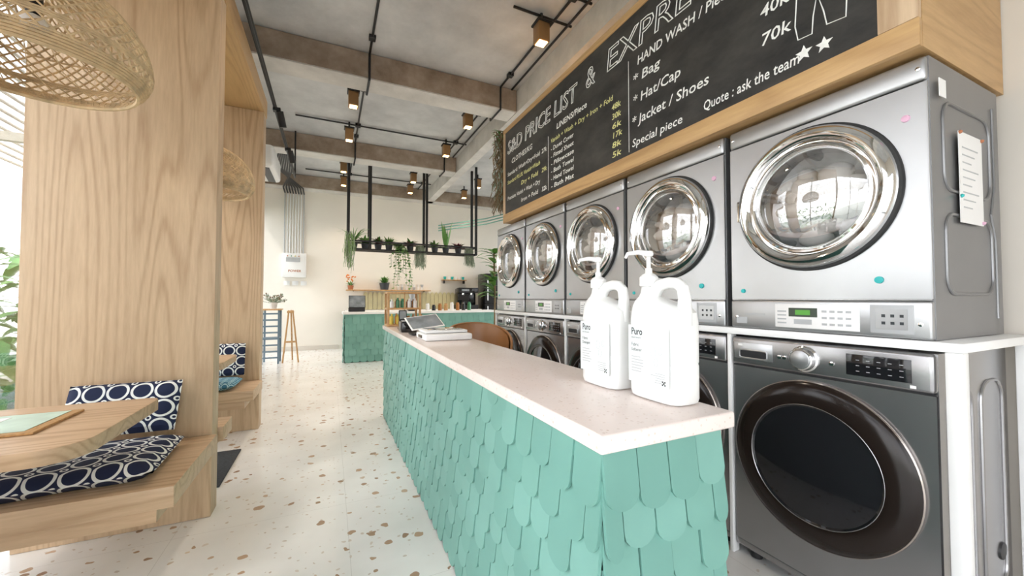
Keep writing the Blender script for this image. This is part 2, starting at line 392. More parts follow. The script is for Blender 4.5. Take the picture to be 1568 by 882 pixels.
# rattan lamps
def lamp(name,x,y,z,top):
    p=MB(name); H=.34
    def rz(t):  # t 0 bottom..1 top
        r=.30*math.sqrt(max(0,1-((t-.22)/.80)**2)) if t>.22 else .30-.04*((.22-t)/.22)**2
        return r,z+H*t
    K=54
    for sgn in (1,-1):
        for i in range(K):
            pts=[]
            for j in range(13):
                t=.10+j/12*.87; r,zz=rz(t); a=2*math.pi*i/K+sgn*t*1.3
                pts.append((x+r*math.cos(a),y+r*math.sin(a),zz))
            p.tube(pts,.0034,RATTAN,4)
    ring=[(0,.007),(.022,.005),(.044,.005),(.066,.005),(.088,.004),(.11,.004),(.22,.004),(.24,.004),(.26,.004),(.5,.004),(.75,.004),(.93,.004),(.97,.005)]
    for t,rr in ring:
        r,zz=rz(t); p.tube([(x+r*math.cos(2*math.pi*k/40),y+r*math.sin(2*math.pi*k/40),zz) for k in range(40)],rr,RATTAN,5,True)
    for k in range(90):
        a=2*math.pi*k/90; r0,z0=rz(0); r1,z1=rz(.11); p.tube([(x+r0*math.cos(a),y+r0*math.sin(a),z0),(x+r1*math.cos(a+.05),y+r1*math.sin(a+.05),z1)],.003,RATTAN,4)
    for k in range(14):
        a=2*math.pi*k/14; r,zz=rz(.07); p.tube([(x+r*.97*math.cos(a),y+r*.97*math.sin(a),zz),(x+.2*math.cos(a+.3),y+.2*math.sin(a+.3),z+.10),(x+.1*math.cos(a+.5),y+.1*math.sin(a+.5),z+.2)],.002,RATTAN,4)
    p.cyl((x,y,z+H*.9),(x,y,z+H+.03),.03,BLACK); p.cyl((x,y,z+H),(x,y,top-.002),.004,BLACK,n=8)
    p.cyl((x,y,top-.03),(x,y,top-.002),.05,BLACK)
    p.cyl((x,y,z+.2),(x,y,z+.3),.02,BLACK); p.sph((x,y,z+.16),.04,PAPER)
    return p.done()
lamp('rattan_pendant_lamp',-.92,1.86,1.965,2.955); lamp('rattan_pendant_lamp',-.83,3.50,1.98,2.955)

# ---------------------------------------------------------------- shingled counters
def shingles(mb,o,ud,nd,length,z0,z1,w=.1,exp=.093,th=.009):
    o=Vector(o);ud=Vector(ud);nd=Vector(nd);n=int(round(length/w)); w=length/n; rows=int((z1-z0)/exp)+1
    for r in range(rows):
        zb=z0+r*exp; off=(r%2)*.5*w; k0=-1 if off else 0
        for i in range(k0,n+0):
            a=i*w+off+.0018; b2=a+w-.0036
            a=max(a,0);b2=min(b2,length)
            if b2-a<.02: continue
            jz=ru(-.012,.012) if r else 0; zt=min(z1,zb+exp*1.75); c=(a+b2)/2; hw=(b2-a)/2; zc=zb+.034+jz
            pts=[]
            for k in range(9):
                t=math.pi+math.pi*k/8
                pts.append((c+hw*math.cos(t),zc+.034*math.sin(t)))
            pts+= [(b2,zt),(a,zt)]
            if zt-zc<.01: continue
            tilt=.020/(exp*1.75); j=ru(0,.005); sk=ru(-.02,.02)
            bm=bmesh.new(); f=[];g=[]
            for x,z in pts:
                out=(zt-z)*tilt+j+(x-c)*sk; f.append(bm.verts.new(o+ud*x+Vector((0,0,z))+nd*(out+th))); g.append(bm.verts.new(o+ud*x+Vector((0,0,z))+nd*out))
            bm.faces.new(f); 
            for k in range(len(f)): bm.faces.new((f[k],g[k],g[(k+1)%len(f)],f[(k+1)%len(f)]))
            mb.merge(bm,random.choice(TEAL))
c=MB('service_counter')
c.box((.537,.68,.0),(.885,4.215,.88),TEALD)
shingles(c,(.537,.669,0),(0,1,0),(-1,0,0),3.548,.001,.878)
shingles(c,(.523,.68,0),(1,0,0),(0,-1,0),.372,.001,.878,w=.093)
c.box((.50,.64,.881),(.91,4.24,.921),QUARTZ,.006,3)
c.done()
c=MB('coffee_bar_counter')
c.box((.26,7.87,0),(3.3,8.25,.90),TEALD)
shingles(c,(.26,7.87,0),(1,0,0),(0,-1,0),3.04,.001,.90,w=.13,exp=.12)
shingles(c,(.26,7.87,0),(0,1,0),(-1,0,0),.38,.001,.90,w=.127,exp=.12)
c.box((.22,7.83,.901),(3.34,8.28,.945),WHITE,.005); c.done()
c=MB('back_kitchen_counter'); c.box((.35,9.62,0),(3.6,10.14,.88),TEALD); c.box((.32,9.58,.881),(3.62,10.14,.92),WHITE,.004); c.done()
c=MB('picket_backsplash')
for i in range(26):
    x=.75+i*.11; c.prism([(x,.925),(x+.1,.925),(x+.1,1.30),(x+.085,1.34),(x+.05,1.365),(x+.015,1.34),(x,1.30)],.02,PICKET,Matrix(((1,0,0,0),(0,0,-1,10.19),(0,1,0,0),(0,0,0,1))))
c.done()

# ---------------------------------------------------------------- laundry machines
def facex(c): return Matrix.Translation(c)@AX_NX
def TXT(y,z,x): # text on a plane facing -x
    return Matrix(((0,0,-1,x),(-1,0,0,y),(0,1,0,z),(0,0,0,1)))
W=.69
d=MB('tumble_dryer'); H=.93; cy,cz,r=.35,.537,.262
d.box((.012,0,0),(.60,W,.012),STEELS).box((.012,0,H-.012),(.60,W,H),STEELS).box((.012,0,.012),(.60,.012,H-.012),STEELS).box((.012,W-.012,.012),(.60,W,H-.012),STEELS).box((.588,.012,.012),(.6,W-.012,H-.012),STEELS)
d.plate(.0,.004,W-.004,.133,.845,cy,cz,r,STEEL)
d.box((.0,.004,.128),(.012,W-.004,.133),STEELD)
d.box((.001,.002,.133),(.03,.0045,.845),STEEL).box((.001,W-.0045,.133),(.03,W-.002,.845),STEEL)
d.box((-.004,.002,.850),(.02,W-.002,H),STEEL,.012,3)
d.box((-.008,.002,.0),(.02,W-.002,.126),STEEL,.008,3)
d.lathe([(.262,-.03),(.286,-.02),(.291,.0),(.288,.014),(.280,.016)],RUBBER,facex((0,cy,cz)),72)
d.lathe([(.282,.010),(.278,.030),(.268,.043),(.252,.050),(.236,.044),(.226,.030),(.222,.022)],CHROME,facex((0,cy,cz)),72)
d.lathe([(.222,.022),(.216,.030),(.208,.032),(.200,.024),(.196,.006),(.196,-.01)],CHROME,facex((0,cy,cz)),72)
d.lathe([(.200,.020),(.17,.038),(.12,.052),(.06,.060),(0,.062)],DOORG,facex((0,cy,cz)),64)
d.lathe([(.196,-.01),(.235,-.02),(.25,-.06),(.24,-.16),(.17,-.20),(0,-.21)],DRUM,facex((0,cy,cz)),48)
for k in range(6):
    a=2*math.pi*k/6+.3; d.cyl((.03,cy+.235*math.cos(a),cz+.235*math.sin(a)),(.19,cy+.225*math.cos(a),cz+.225*math.sin(a)),.022,DRUM,n=10)
for k in range(34):
    a=ru(0,6.28); rr=ru(0,.15); d.sph((ru(.04,.10),cy+rr*math.cos(a),cz-.02+rr*math.sin(a)),(.05,ru(.03,.08),ru(.02,.045)),LINEN,2)
d.box((-.03,cy+.255,cz-.05),(.0,cy+.290,cz+.05),CHROME,.008)
# controls
d.box((-.0095,.19,.014),(-.007,.485,.112),PAPER,.001); d.box((-.0102,.325,.060),(-.0094,.43,.096),LCDB); d.box((-.0106,.35,.068),(-.0101,.405,.088),LCD)
for k in range(4):
    for q in range(3): d.box((-.0112,.215+k*.026,.030+q*.025),(-.0094,.231+k*.026,.038+q*.025),GREYL)
for q in range(4): d.box((-.0105,.44,.03+q*.016),(-.0094,.475,.036+q*.016),GREYL)
d.box((-.0105,.345,.03),(-.0094,.41,.05),GREYL)
d.box((-.0095,.045,.014),(-.007,.16,.112),GREYL,.001); d.box((-.0105,.06,.028),(-.0094,.145,.098),STEEL)
for k in range(3): d.box((-.0112,.07+k*.024,.045),(-.0104,.080+k*.024,.055),INK); d.box((-.0112,.07+k*.024,.07),(-.0104,.080+k*.024,.080),INK)
d.box((-.0095,.53,.06),(-.0078,.62,.068),GREYL); d.box((-.0095,.61,.02),(-.0078,.66,.05),GREYL)
for (yy,zz) in ((.03,.05),(.66,.05),(.02,.89),(.67,.89)): d.lathe([(0,.006),(.007,.004),(.008,0)],CHROME,facex((-.004,yy,zz)),12)
d.lathe([(0,.008),(.012,.007),(.013,0)],TEALDOT,facex((0,.135,.20)),16); d.lathe([(0,.008),(.009,.007),(.010,0)],TEALDOT,facex((0,.63,.17)),16)
d.lathe([(0,.006),(.011,.005),(.012,0)],PINKDOT,facex((0,.055,.74)),16)
for (x0,x1,z0,z1) in ((.10,.50,.50,.80),(.10,.50,.15,.42)):
    pts=[]; r_=.06
    for (cx,cz2,a0) in ((x1-r_,z1-r_,0),(x0+r_,z1-r_,90),(x0+r_,z0+r_,180),(x1-r_,z0+r_,270)):
        for k in range(6): a=math.radians(a0+18*k); pts.append((cx+r_*math.cos(a),-.001,cz2+r_*math.sin(a)))
    d.tube(pts,.006,STEELS,8,True)
d.tube([(.54,-.001,.06),(.54,-.001,.35),(.50,-.001,.45),(.54,-.001,.55),(.54,-.001,.86)],.005,STEELS,8)
dry=d.done((1.75,.55,1.065))
for i in range(1,5): inst(dry,(1.75,.55+.72*i,1.065))
q=MB('notice_paper'); q.box((1.94,.5385,1.46),(2.14,.5405,1.775),PAPER)
for k in range(9): q.box((1.965,.5375,1.72-k*.026),(2.10-.03*(k%3),.5384,1.724-k*.026),GREYL)
for (x,z) in ((1.945,1.77),(2.135,1.77),(1.945,1.55),(2.13,1.47)): q.sph((x,.536,z),.007,random.choice([TEALDOT,PINKDOT,TERRA]),1)
q.box((1.80,.5385,1.865),(1.85,.5405,1.925),PAPER); q.done()

w=MB('front_load_washing_machine'); H=.97; cy,cz,r=.352,.495,.295
w.box((.012,0,0),(.60,W,.02),STEELD).box((.012,0,H-.02),(.60,W,H),STEELD).box((.012,0,.02),(.60,.012,H-.02),STEELD).box((.012,W-.012,.02),(.60,W,H-.02),STEELD).box((.588,.012,.02),(.6,W-.012,H-.02),STEELD)
w.plate(0,.002,W-.002,.03,.835,cy,cz,r,STEELD)
w.box((0.0,.002,.0),(.02,W-.002,.03),STEELD,.004)
w.box((-.012,.001,.842),(.03,W-.001,H),STEELD,.012,3)
w.box((.0,.002,.8345),(.011,W-.002,.842),BLACK)
w.lathe([(.295,-.02),(.319,.0),(.323,.008),(.3225,.013),(.319,.016)],RIM,facex((0,cy,cz)),80)
w.lathe([(.320,.014),(.312,.022),(.295,.030),(.268,.036),(.245,.038),(.234,.038),(.229,.036)],BRONZE,facex((0,cy,cz)),80)
w.lathe([(.2315,.0385),(.230,.0395),(.2285,.037)],STEELD,facex((0,cy,cz)),80)
w.lathe([(.230,.037),(.222,.032),(.19,.038),(.12,.048),(.05,.053),(0,.054)],BLACKG,facex((0,cy,cz)),80)
w.lathe([(.052,0),(.052,.006),(.046,.010),(.043,.030),(.038,.034),(0,.034)],CHROME,facex((-.012,.375,.905)),40)
w.lathe([(.036,.0345),(.032,.037),(0,.037)],STEEL,facex((-.012,.375,.905)),40)
w.box((-.0135,.055,.868),(-.0115,.235,.945),BLACKG,.0008)
for k in range(5):
    for q2 in range(3): w.box((-.0142,.075+k*.03,.884+q2*.02),(-.0134,.085+k*.03,.886+q2*.02),GREYL)
w.box((-.0135,.50,.872),(-.0115,.675,.945),STEEL,.0008)
pts=[]
for k in range(24):
    a=2*math.pi*k/24; pts.append((.585+.062*max(-1,min(1,1.3*math.cos(a))),.895+.018*max(-1,min(1,1.3*math.sin(a)))))
bm=bmesh.new(); bm.faces.new([bm.verts.new((-.0142,y,z)) for y,z in pts]); w.merge(bm,BLACK)
w.tube([(-.015,y,z) for y,z in pts],.003,STEEL,6,True)
for yy in (.28,.45,.47): w.lathe([(0,.006),(.008,.005),(.009,0)],CHROME,facex((-.012,yy,.90)),14)
w.box((-.0142,.635,.93),(-.0134,.655,.94),PAPER); w.box((-.0127,.045,.852),(-.0119,.06,.862),PAPER)
for (x0,x1,z0,z1) in ((.08,.26,.10,.85),(.34,.54,.10,.85)):
    pts=[]; r_=.07
    for (cx,cz2,a0) in ((x1-r_,z1-r_,0),(x0+r_,z1-r_,90),(x0+r_,z0+r_,180),(x1-r_,z0+r_,270)):
        for k in range(6): a=math.radians(a0+18*k); pts.append((cx+r_*math.cos(a),-.001,cz2+r_*math.sin(a)))
    w.tube(pts,.006,STEELD,8,True)
w.lathe([(0,.006),(.03,.005),(.032,0)],BLACK,TX((.50,0,.22),math.pi/2),20)
for (x,y) in ((.06,.06),(.06,W-.06),(.54,.06),(.54,W-.06)): w.cyl((x,y,-.05),(x,y,0),.025,RUBBER)
wm=w.done((1.755,.55,.0505))
for i in range(1,5): inst(wm,(1.755,.55+.72*i,.0505))
f=MB('white_steel_stand')
f.box((1.735,.485,1.032),(2.40,4.165,1.062),WHITEM,.003)
for y in (.488,)+tuple(.55+.72*i-.026 for i in range(1,5))+(4.145,):
    wd=.04 if y<.5 else (.018)
    f.box((1.742,y,.0005),(1.785,y+wd,1.0315),WHITEM,.003); f.box((2.36,y,.0005),(2.395,y+wd,1.0315),WHITEM,.003)
f.box((1.785,.49,.08),(2.36,.525,.115),WHITEM,.003); f.done()

# ---------------------------------------------------------------- blackboard sign
s=MB('price_list_blackboard'); X0=1.70
s.box((X0+.01,.552,2.01),(2.415,3.82,3.02),OAK_Y)
s.box((X0+.012,.546,2.009),(2.414,.5515,3.021),OAK_E)
s.box((X0-.012,.546,2.008),(X0+.012,3.822,2.10),OAK_Y,.003); s.box((X0-.012,.546,2.975),(X0+.012,3.822,3.022),OAK_Y,.003)
s.box((X0-.0115,.547,2.1005),(X0+.012,.65,2.9745),OAK_Z,.003); s.box((X0-.0115,3.775,2.1005),(X0+.012,3.821,2.9745),OAK_Z,.003)
s.box((X0-.003,.65,2.10),(X0+.0095,3.775,2.975),BOARD)
xt=X0-.0045
def T(t,y,z,size,wd,mat=CHALKW,ol=0,bold=.0): s.text(t,TXT(y,z,xt),size,mat,wd,ol,.12,bold)
T('S&D PRICE LIST',3.72,2.725,.19,1.28,ol=.003); T('&',2.33,2.745,.20,.11,ol=.003); T('EXPRESS!',2.10,2.745,.21,.98,ol=.0032)
T('CLOTHES/KG',3.62,2.60,.07,.45,bold=.001); T('LINENS/Piece',2.74,2.61,.065,.42,bold=.001)
T('HAND WASH / Piece',1.80,2.635,.075,.62,bold=.001)
for i,(a,bb,cc) in enumerate((('Standard: Wash+Dry+Fold','27k',CHALKW),('Standard PLUS: Vanish+Wash','',CHALKY),('Dry + Fold','29k',CHALKY),('Premium: Vanish + Wash + Dry','',CHALKW),('Iron + Fold','32k',CHALKW))):
    y0=3.72 if i in (0,1,3) else 3.4; z=2.49-.085*i; T(a,y0,z,.055,.70 if y0>3.5 else .34,cc,bold=.0006)
    if bb: T(bb,2.99,z,.055,.09,cc,bold=.0006)
T('Vanish + Wash + Dry + Iron + Fold',2.83,2.525,.05,.80,CHALKY,bold=.0005)
for i,(a,bb) in enumerate((('Duvet Cover','48k'),('Fitted Sheet','30k'),('Pillowcase','6k'),('Bath Towel','17k'),('Hand Towel','8k'),('Bath Mat','5k'))):
    z=2.455-.064*i; T('- '+a,2.83,z,.052,.34,CHALKW,bold=.0005); T(bb,2.04,z,.055,.09,CHALKY,bold=.0006)
s.box((xt-.001,1.873,2.12),(xt,1.877,2.70),CHALKW); s.box((xt-.001,2.87,2.13),(xt,2.874,2.6),CHALKW)
T('* Bag',1.84,2.53,.08,.22,bold=.0008); T('* Hat/Cap',1.84,2.40,.08,.36,bold=.0008); T('* Jacket / Shoes',1.85,2.27,.08,.54,bold=.0008); T('Special piece',1.85,2.14,.068,.38,CHALKW,bold=.0006)
T('Quote : ask the team',1.34,2.145,.068,.44,bold=.0006); T('50k',1.05,2.54,.075,.12,bold=.0008); T('40k',1.05,2.425,.075,.12,bold=.0008); T('70k',1.05,2.30,.075,.12,bold=.0008)
def chalk(pts,r=.0025): s.tube([(xt,y,z) for y,z in pts],r,CHALKW,4)
chalk([(.90,2.45),(.91,2.30),(.90,2.24),(.85,2.235),(.845,2.30),(.83,2.38),(.81,2.30),(.80,2.24),(.74,2.23),(.735,2.32),(.75,2.5)]); chalk([(.90,2.45),(.86,2.62),(.80,2.66),(.73,2.60),(.70,2.45),(.69,2.30)]); chalk([(.86,2.5),(.86,2.4)]); chalk([(.78,2.5),(.775,2.42)])
for (y,z,r_) in ((.88,2.175,.032),(.81,2.17,.030)):
    s.prism([((r_ if k%2==0 else r_*.45)*math.cos(math.pi*k/5+.3),(r_ if k%2==0 else r_*.45)*math.sin(math.pi*k/5+.3)) for k in range(10)],.001,CHALKW,TXT(y,z,xt))
s.done()

# ---------------------------------------------------------------- jugs
def jug(name,x,y):
    j=MB(name,(x,y,.922))
    def sec(z,hy,hx,oy=0,n=36,e=4.0):
        out=[]
        for k in range(n):
            a=2*math.pi*k/n; c_,s_=math.cos(a),math.sin(a)
            out.append(Vector((x+hx*math.copysign(abs(s_)**(2/e),s_),y+oy+hy*math.copysign(abs(c_)**(2/e),c_),.922+z)))
        return out
    secs=[sec(.000,.080,.048),sec(.004,.086,.054),sec(.015,.089,.057),sec(.10,.089,.057),sec(.105,.0875,.0555),sec(.11,.089,.057),sec(.215,.089,.057),sec(.240,.086,.055),sec(.258,.074,.050,.010),sec(.272,.050,.042,.033,e=3),sec(.284,.032,.030,.046,e=2.2),sec(.295,.023,.023,.052,e=2),sec(.315,.020,.020,.052,e=2)]
    bm=bmesh.new(); rs=[[bm.verts.new(p) for p in s_] for s_ in secs]
    for A,B in zip(rs,rs[1:]):
        for k in range(36): bm.faces.new((A[k],A[(k+1)%36],B[(k+1)%36],B[k]))
    bm.faces.new(rs[0]); bm.faces.new(rs[-1]); j.merge(bm,HDPE)
    j.tube([(x,y-.070,1.130),(x,y-.073,1.165),(x,y-.074,1.20),(x,y-.069,1.226),(x,y-.052,1.240),(x,y-.022,1.243),(x,y+.005,1.238),(x,y+.025,1.222),(x,y+.040,1.200)],[.022,.019,.0165,.016,.016,.016,.017,.019,.020],HDPE,12)
    X=Matrix.Translation((x,y+.052,0))
    j.lathe([(.024,1.235),(.026,1.237),(.026,1.262),(.018,1.270),(.010,1.274),(.010,1.288),(.006,1.289),(.006,1.322),(.012,1.324),(.014,1.330),(.012,1.338),(0,1.340)],WHITE,X,24)
    j.tube([(x,y+.052,1.331),(x-.03,y+.064,1.335),(x-.058,y+.076,1.330),(x-.064,y+.078,1.318)],[.009,.007,.0055,.0045],WHITE,10)
    xl=x-.0578
    j.box((xl-.0004,y-.074,.965),(xl,y+.074,1.125),LABELP)
    xt2=xl-.0009
    j.text('Puro',TXT(y+.062,1.098,xt2),.028,INK,.042,bold=.0004,shear=0)
    j.text('natural laundry',TXT(y+.062,1.088,xt2),.007,INK,.036,shear=0)
    j.text('Fabric',TXT(y+.062,1.066,xt2),.013,INK,.028,shear=0); j.text('Softener' if y<.9 else 'Detergent',TXT(y+.062,1.052,xt2),.013,INK,.040,shear=0)
    for k in range(6): j.box((xt2,y+.062-ru(.035,.05),1.035-k*.008),(xt2+.0002,y+.062,1.037-k*.008),GREYL)
    for k in range(5): j.box((xt2,y-.06,1.000-k*.006),(xt2+.0002,y-.01-ru(0,.02),1.0015-k*.006),GREYL)
    for a in range(3):
        for c2 in range(3):
            if (a+c2)%2==0: j.box((xt2,y-.062+a*.004,.972+c2*.004),(xt2+.0002,y-.058+a*.004,.976+c2*.004),INK)
    for (yy,zz,r_) in ((-.02,1.055,.014),(-.045,1.06,.01),(-.03,1.03,.012)):
        j.tube([(xt2,y+yy+r_*math.cos(2*math.pi*k/12)*.6,zz+r_*math.sin(2*math.pi*k/12)) for k in range(12)],.0004,GREYL,4,True)
    return j.done()
jug('detergent_pump_bottle',.845,.805); jug('detergent_pump_bottle',.825,1.015)

# ---------------------------------------------------------------- counter clutter
k=MB('kitchen_scale'); k.box((.56,2.50,.9225),(.88,2.80,.965),WHITE,.012,3); k.box((.575,2.56,.968),(.865,2.80,.985),WHITE,.006); k.box((.60,2.58,.9855),(.84,2.78,.990),CHROME,.002); k.box((.555,2.60,.935),(.5595,2.70,.955),BLACKG); k.cyl((.72,2.65,.964),(.72,2.65,.969),.05,RUBBER); k.done()
t=MB('tablet_stand'); t.box((.56,2.95,.9225),(.74,3.10,.935),BLACK,.004); t.tube([(.65,3.05,.935),(.65,3.06,.99),(.65,3.02,1.02)],.012,STEEL,8)
t.box((-.13,-.09,-.004),(.13,.09,.004),WHITE,.003,X=TX((.66,2.98,1.02),math.radians(28),math.radians(-6),math.radians(8))); t.box((-.12,-.08,.0042),(.12,.08,.005),SCREEN,X=TX((.66,2.98,1.02),math.radians(28),math.radians(-6),math.radians(8))); t.done()
MB('receipt_printer').box((.53,3.25,.9225),(.66,3.42,1.01),BLACKG,.01).box((.545,3.28,1.0105),(.645,3.35,1.014),PAPER).done()
MB('card_reader').box((-.035,-.012,0),(.035,.012,.17),BLACK,.006,X=TX((.60,3.58,.925),-.15)).box((-.028,-.014,.09),(.028,-.0125,.16),SCREEN,X=TX((.60,3.58,.925),-.15)).box((.56,3.56,.9225),(.64,3.64,.94),BLACK,.003).done()
MB('marker_cup').lathe([(0,.9225),(.03,.9225),(.035,1.01),(.032,1.01),(.028,.93),(0,.93)],GREENB,Matrix.Translation((.73,3.45,0))).cyl((.73,3.45,.935),(.74,3.46,1.06),.004,AMBER,n=8).cyl((.725,3.44,.935),(.71,3.43,1.05),.004,YELLOW,n=8).done()
k=MB('wooden_display_cabinet')
x0,x1,y0,y1,z0,z1=.515,.845,3.98,4.20,.9225,1.265
for (x,y) in ((x0,y0),(x1-.02,y0),(x0,y1-.02),(x1-.02,y1-.02)): k.box((x,y,z0),(x+.02,y+.02,z1),HONEY)
for z in (z0,z0+.165,z1-.018): k.box((x0-.001,y0-.001,z),(x1+.001,y1+.001,z+.018),HONEY,.002)
k.box((x0+.16,y0+.002,z0+.018),(x0+.17,y0+.01,z1-.018),HONEY)
for lv in (z0+.018,z0+.183):
    for i in range(5):
        for jy in (0,1):
            cx=x0+.05+i*.057; cyy=y0+.06+jy*.08; hh=ru(.07,.11); mm=random.choice([AMBER,GREENB,YELLOW,TERRA,WHITE])
            k.lathe([(0,0),(.018,0),(.018,hh*.7),(.009,hh*.82),(.009,hh),(0,hh)],mm,Matrix.Translation((cx,cyy,lv+.0005)),14)
k.done()

# chair behind the counter
c=MB('curved_back_chair',(1.225,3.30,0)); cx,cyy=1.225,3.30
c.lathe([(0,.44),(.23,.44),(.245,.455),(.245,.475),(.22,.505),(0,.51)],CUSHB,Matrix.Translation((cx,cyy,0)),36)
n=26; rows=[]
for j in range(7):
    row=[]
    for i in range(n+1):
        a=math.radians(-40+250*i/n); f_=max(0.0,math.sin(math.pi*i/n))
        top=.70+.26*f_**.6; bot=.60+.10*f_; z=bot+(top-bot)*j/6; rr=.262+.03*j/6
        row.append((cx+rr*math.cos(a),cyy+rr*math.sin(a),z))
    rows.append(row)
bm=bmesh.new()
for off in (0,-.022):
    vs=[[bm.verts.new((cx+(p[0]-cx)*(1+off/.25),cyy+(p[1]-cyy)*(1+off/.25),p[2])) for p in row] for row in rows]
    for j in range(6):
        for i in range(n): bm.faces.new((vs[j][i],vs[j][i+1],vs[j+1][i+1],vs[j+1][i]))
c.merge(bm,CARAMEL); c.tube(rows[-1],.012,CARAMEL,8); c.tube(rows[0],.010,CARAMEL,8)
for i in (1,7,13,19,25): 
    p=rows[0][i]; a=math.atan2(p[1]-cyy,p[0]-cx); c.cyl((cx+.23*math.cos(a),cyy+.23*math.sin(a),.46),(p[0]-.008*math.cos(a),p[1]-.008*math.sin(a),p[2]+.03),.009,CARAMEL,n=10)
for a in (45,135,225,315): c.cyl((cx+.24*math.cos(math.radians(a)),cyy+.24*math.sin(math.radians(a)),0),(cx+.17*math.cos(math.radians(a)),cyy+.17*math.sin(math.radians(a)),.445),.013,CARAMEL,.016,12)
c.done()

# ---------------------------------------------------------------- ceiling lights and conduits
for (x,y) in ((.25,2.9),(1.85,3.26),(.25,5.4),(1.80,5.35),(.25,6.6),(1.82,6.6),(.22,8.3),(1.60,8.4),(.25,9.3),(1.7,9.3),(3.0,8.2),(3.0,9.2)):
    l=MB('ceiling_downlight'); l.box((x-.06,y-.06,3.70),(x+.06,y+.06,3.88),LAMPBOX,.004); l.box((x-.045,y-.045,3.694),(x+.045,y+.045,3.6995),WARM)
    l.box((x-.075,y-.075,3.88),(x+.075,y+.075,3.90),BLACK,.003); l.cyl((x,y,3.90),(x,y,3.995),.014,BLACK); l.done()
    li=bpy.data.lights.new('downlight_bulb','SPOT'); li.energy=55; li.color=(1,.84,.66); li.spot_size=math.radians(110); li.spot_blend=.6; li.shadow_soft_size=.06
    lo=bpy.data.objects.new('downlight_bulb',li); COL.objects.link(lo); lo.location=(x,y,3.68)
cd=MB('ceiling_conduit')
def pipe(*p,r=.013): cd.tube(p,r,BLACK,8)
for x in (.38,2.0):
    for (ya,yb) in ((-.4,1.92),(2.27,4.61),(4.96,7.37),(7.72,9.88)):
        pipe((x,ya,3.975),(x,yb,3.975))
    for yb in (1.95,4.64,7.4):
        pipe((x,yb-.03,3.98),(x,yb-.03,3.68)); pipe((x,yb-.03,3.68),(x,yb+.33,3.68)); pipe((x,yb+.33,3.68),(x,yb+.33,3.98))
        for yy in (yb-.33,yb+.62): cd.box((x-.035,yy-.035,3.955),(x+.035,yy+.035,3.995),BLACK,.004)
for y in (2.9,5.4,6.6,8.3,9.3):
    pipe((-.5,y+.02,3.97),(2.2,y+.02,3.97))
    for x in (.38,2.0): cd.box((x-.04,y-.02,3.95),(x+.04,y+.06,3.995),BLACK,.004)
pipe((1.55,3.26,3.97),(2.2,3.26,3.97)); pipe((2.15,2.3,3.96),(2.15,4.58,3.96)); pipe((2.15,5.0,3.96),(2.15,7.3,3.96))
pipe((2.235,.2,3.80),(2.235,1.93,3.80))
pipe((-.545,.8,3.20),(-.545,7.3,3.20)); pipe((-.545,7.3,3.20),(-.545,7.3,3.98))
pipe((-.545,.8,3.26),(-.545,7.3,3.26),r=.009)
cd.done()
for y in (4.7,5.9): MB('track_spotlight').cyl((-.50,y,3.17),(-.47,y+.04,3.02),.035,BLACK).box((-.56,y-.03,3.165),(-.49,y+.03,3.20),BLACK).done()
c=MB('wall_conduit_bundle')
for i in range(8):
    x=-.95+i*.055; c.tube([(x,10.17,2.24),(x,10.17,3.66)],.011,WHITEM if i not in(0,7) else GREYL,8)
    c.tube([(x,10.165,3.62),(x,9.87,3.64),(x,9.80,3.66),(-.7-.04*i,8.6,3.66+.01*i),(-.62-.03*i,7.75,3.72)],.016,BLACK,6)
c.done()
e=MB('electrical_panel'); e.box((-.98,10.05,1.68),(-.50,10.195,2.23),WHITEM,.01); e.box((-.955,10.043,1.71),(-.525,10.049,2.20),WHITE,.003); e.box((-.90,10.035,2.03),(-.62,10.0425,2.13),GREYL)
for i,mm in enumerate((TERRA,GREENB,YELLOW,TERRA)): e.sph((-.87+i*.075,10.035,2.16),.014,mm,1)
e.text('POWER',Matrix(((1,0,0,-.86),(0,0,-1,10.042),(0,1,0,1.80),(0,0,0,1))),.07,TERRA,.26,bold=.002); e.done()
for x in (-.95,-.78,-.61): MB('light_switch').box((x,10.18,1.50),(x+.12,10.199,1.60),WHITE,.004).box((x+.03,10.175,1.52),(x+.09,10.181,1.58),WHITE,.002).done()
a=MB('air_conditioner'); a.box((-1.045,6.35,3.06),(-.74,7.25,3.38),WHITE,.05,4); a.box((-.90,6.42,3.052),(-.80,7.18,3.059),BLACK); a.done()

